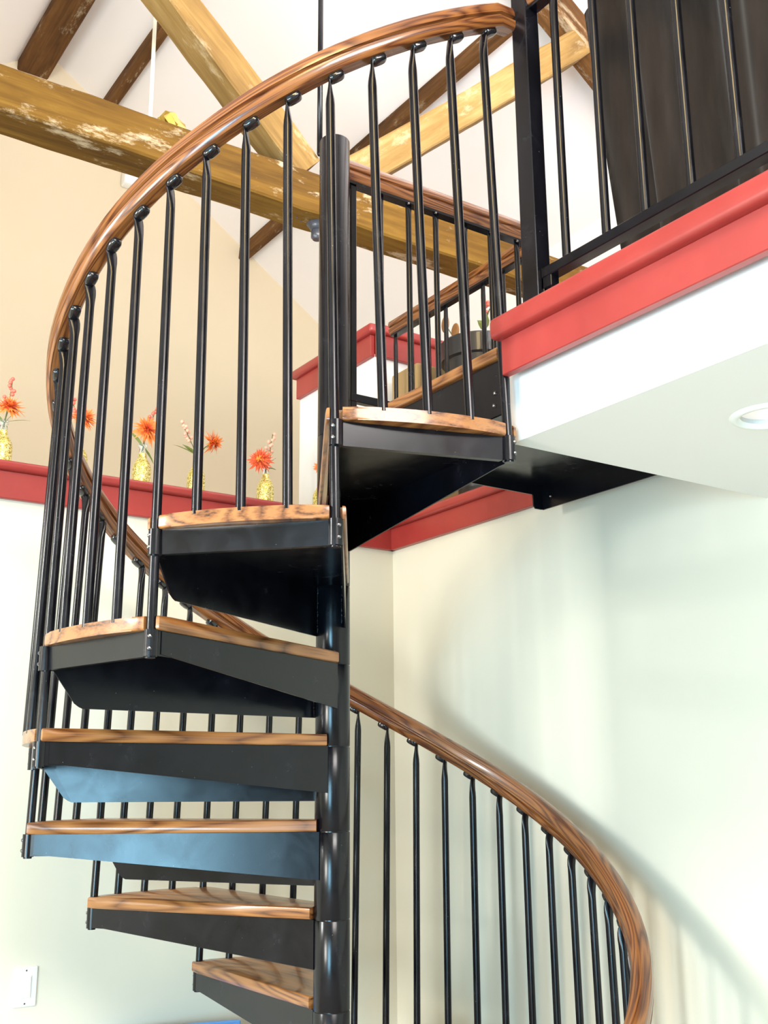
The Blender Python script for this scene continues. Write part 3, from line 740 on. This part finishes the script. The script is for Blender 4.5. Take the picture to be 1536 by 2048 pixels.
flower(0.569, YB_, (0.528, YB_ - .02, 3.005), (-0.7, -0.7, 0.1), 0.064, M_redfl, (0.600, YB_, 3.14), M_paleberry, [((.5, 0, .9), .07, .010), ((.2, 0, 1), .085, .008), ((.9, 0, .2), .05, .008)], 'red orange bloom facing left above the short fifth bottle', 5)
flower(0.850, YB_, (0.830, YB_ - .02, 3.022), (-0.7, -0.6, 0.3), 0.036, M_orange, None, None, [], 'small orange bloom showing left of the upright tread edge', 6)

# ---------------------------------------------------------------- planter, box behind the ledge rail
pl = thing('planter', 'tall black tapered planter standing behind the ledge guard rail', 'planter', (1.20, 0.78, 2.694))
bm = B(); lathe(bm, [(0.085, 0.0), (0.098, 0.012), (0.118, 0.30), (0.150, 0.66), (0.166, 0.665), (0.172, 0.74), (0.166, 0.748), (0.150, 0.740), (0.145, 0.70)], 40, cap=False)
lathe(bm, [(0.084, 0.001), (0.02, 0.0)], 40, cap=False)
obj('pot_body', bm, M_pot, pl, smooth=True, auto=40)
bm = B(); lathe(bm, [(0.147, 0.70), (0.08, 0.715), (0.01, 0.72)], 32); obj('soil', bm, M_brownleaf, pl)
pt = thing('dried_plant', 'dried brown round leaves, berries and a green leaf in the black planter', 'plant', (1.20, 0.78, 3.40))
bm = B()
br_ends = [((-0.01, 0.22, 0.22), 'b'), ((-0.01, 0.15, 0.16), 'b'), ((0.0, 0.17, 0.07), 'b'), ((-0.02, 0.25, 0.10), 'b'), ((-.02, -0.10, 0.17), 'r'), ((-.02, -0.07, 0.09), 'g')]
for (e, k) in br_ends: tube(bm, [(0, 0, 0), (e[0] * .5, e[1] * .5 + .03, e[2] * .45), e], 0.0025, 6)
obj('stem', bm, M_stem, pt)
for (e, k) in br_ends:
    if k == 'b': bm = B(); ball(bm, e, 0.036, 12, 8, (0.18, 0.8, 1.1)); obj('brown_leaf', bm, M_brownleaf, pt, smooth=True)
    if k == 'r':
        bm = B()
        for i in range(9): ball(bm, (e[0], e[1] + random.uniform(-.03, .03), e[2] + random.uniform(-.05, .04)), 0.009, 8, 6)
        obj('berries', bm, M_berry, pt, smooth=True)['kind'] = 'stuff'
    if k == 'g':
        bm = B(); leaf_bm(bm, e, (0, -.3, 1), .07, .022, (1, 0, 0)); obj('leaf', bm, M_leaf, pt); bm = B(); leaf_bm(bm, e, (0, .6, .8), .06, .018, (1, 0, 0)); obj('leaf', bm, M_leaf, pt)
bm = B(); box(bm, -0.13, 0.13, -0.10, 0.10, 0, 0.70); bevel(bm, 0.012, 2)
cb = obj('storage_box', bm, M_card, None, loc=(1.14, 1.07, 2.694)); tag(cb, 'tan cardboard box standing left of the black planter behind the rail', 'box')

# ---------------------------------------------------------------- small things
sw = thing('light_switch', 'white rocker light switch on the far wall near the bottom left corner', 'switch', (-0.460, YL, 1.030))
bm = B(); box(bm, -0.036, 0.036, -0.007, 0, -0.058, 0.058); bevel(bm, 0.004, 3); obj('switch_plate', bm, M_plastic, sw, smooth=True, auto=40)
bm = B(); box(bm, -0.017, 0.017, -0.0085, -0.006, -0.034, 0.034); obj('rocker_frame', bm, M_plastic, sw)
bm = B(); vs = box(bm, -0.0150, 0.0150, -0.0115, -0.008, -0.031, 0.031); bevel(bm, 0.001, 1); obj('rocker', bm, M_plastic, sw)
for z in (-0.048, 0.048): bm = B(); dome(bm, (0, -0.007, z), (0, -1, 0), 0.003, 0.0012); obj('screw', bm, M_bolt, sw)
# blue cabinet top corner at the lower left
bm = B(); box(bm, -0.5, 0.0, 0.0, 0.02, 0.0, 0.878); bevel(bm, 0.003, 1)
bp = obj('blue_panel', bm, M_blue, None, loc=(0.225, 0.945, 0.0), rot=(0, 0, math.radians(-14.0))); tag(bp, 'flat blue panel leaning at the foot of the far wall, its top edge just showing', 'panel')
# fixture under the tie beam
sp = thing('spotlight', 'slate grey round spotlight fixed under the tie beam behind the column', 'lamp', (0.575, TY, 3.985))
bm = B(); lathe(bm, [(0.034, 0.0), (0.044, -0.004), (0.046, -0.022), (0.036, -0.030), (0.034, -0.036), (0.028, -0.046), (0.02, -0.050)], 32); obj('canopy', bm, M_grey, sp, smooth=True, auto=40)
bm = B(); lathe(bm, [(0.018, -0.045), (0.026, -0.055), (0.026, -0.082), (0.018, -0.092)], 24); obj('lamp_head', bm, M_grey, sp, smooth=True, auto=40)
# gold foil
bm = B(); bmesh.ops.create_icosphere(bm, subdivisions=2, radius=0.05)
rnd = random.Random(5)
for v in bm.verts: v.co = Vector((v.co.x * 1.15, v.co.y * .7, max(-0.03, v.co.z * 0.9))) * rnd.uniform(0.6, 1.25)
g = obj('gold_foil', bm, M_gold, None, loc=(-0.105, 1.09, 4.205)); tag(g, 'crumpled gold foil ribbon resting on top of the tie beam', 'ribbon')
bm = B(); box(bm, -0.008, 0.008, -0.002, 0.002, 0.0, 2.2); st = obj('hanging_strap', bm, M_strap, None, loc=(-0.113, 1.30, 4.17)); tag(st, 'thin cream strap hanging down behind the tie beam at left', 'strap')
bm = B(); box(bm, -0.075, 0.075, -0.05, 0.05, -0.06, 0.06); bevel(bm, 0.015, 3)
o = obj('wall_lamp', bm, M_plastic, None, smooth=True, loc=(1.03, 4.62, 6.10)); tag(o, 'small white box lamp on the gable wall just below the tie beam', 'lamp')
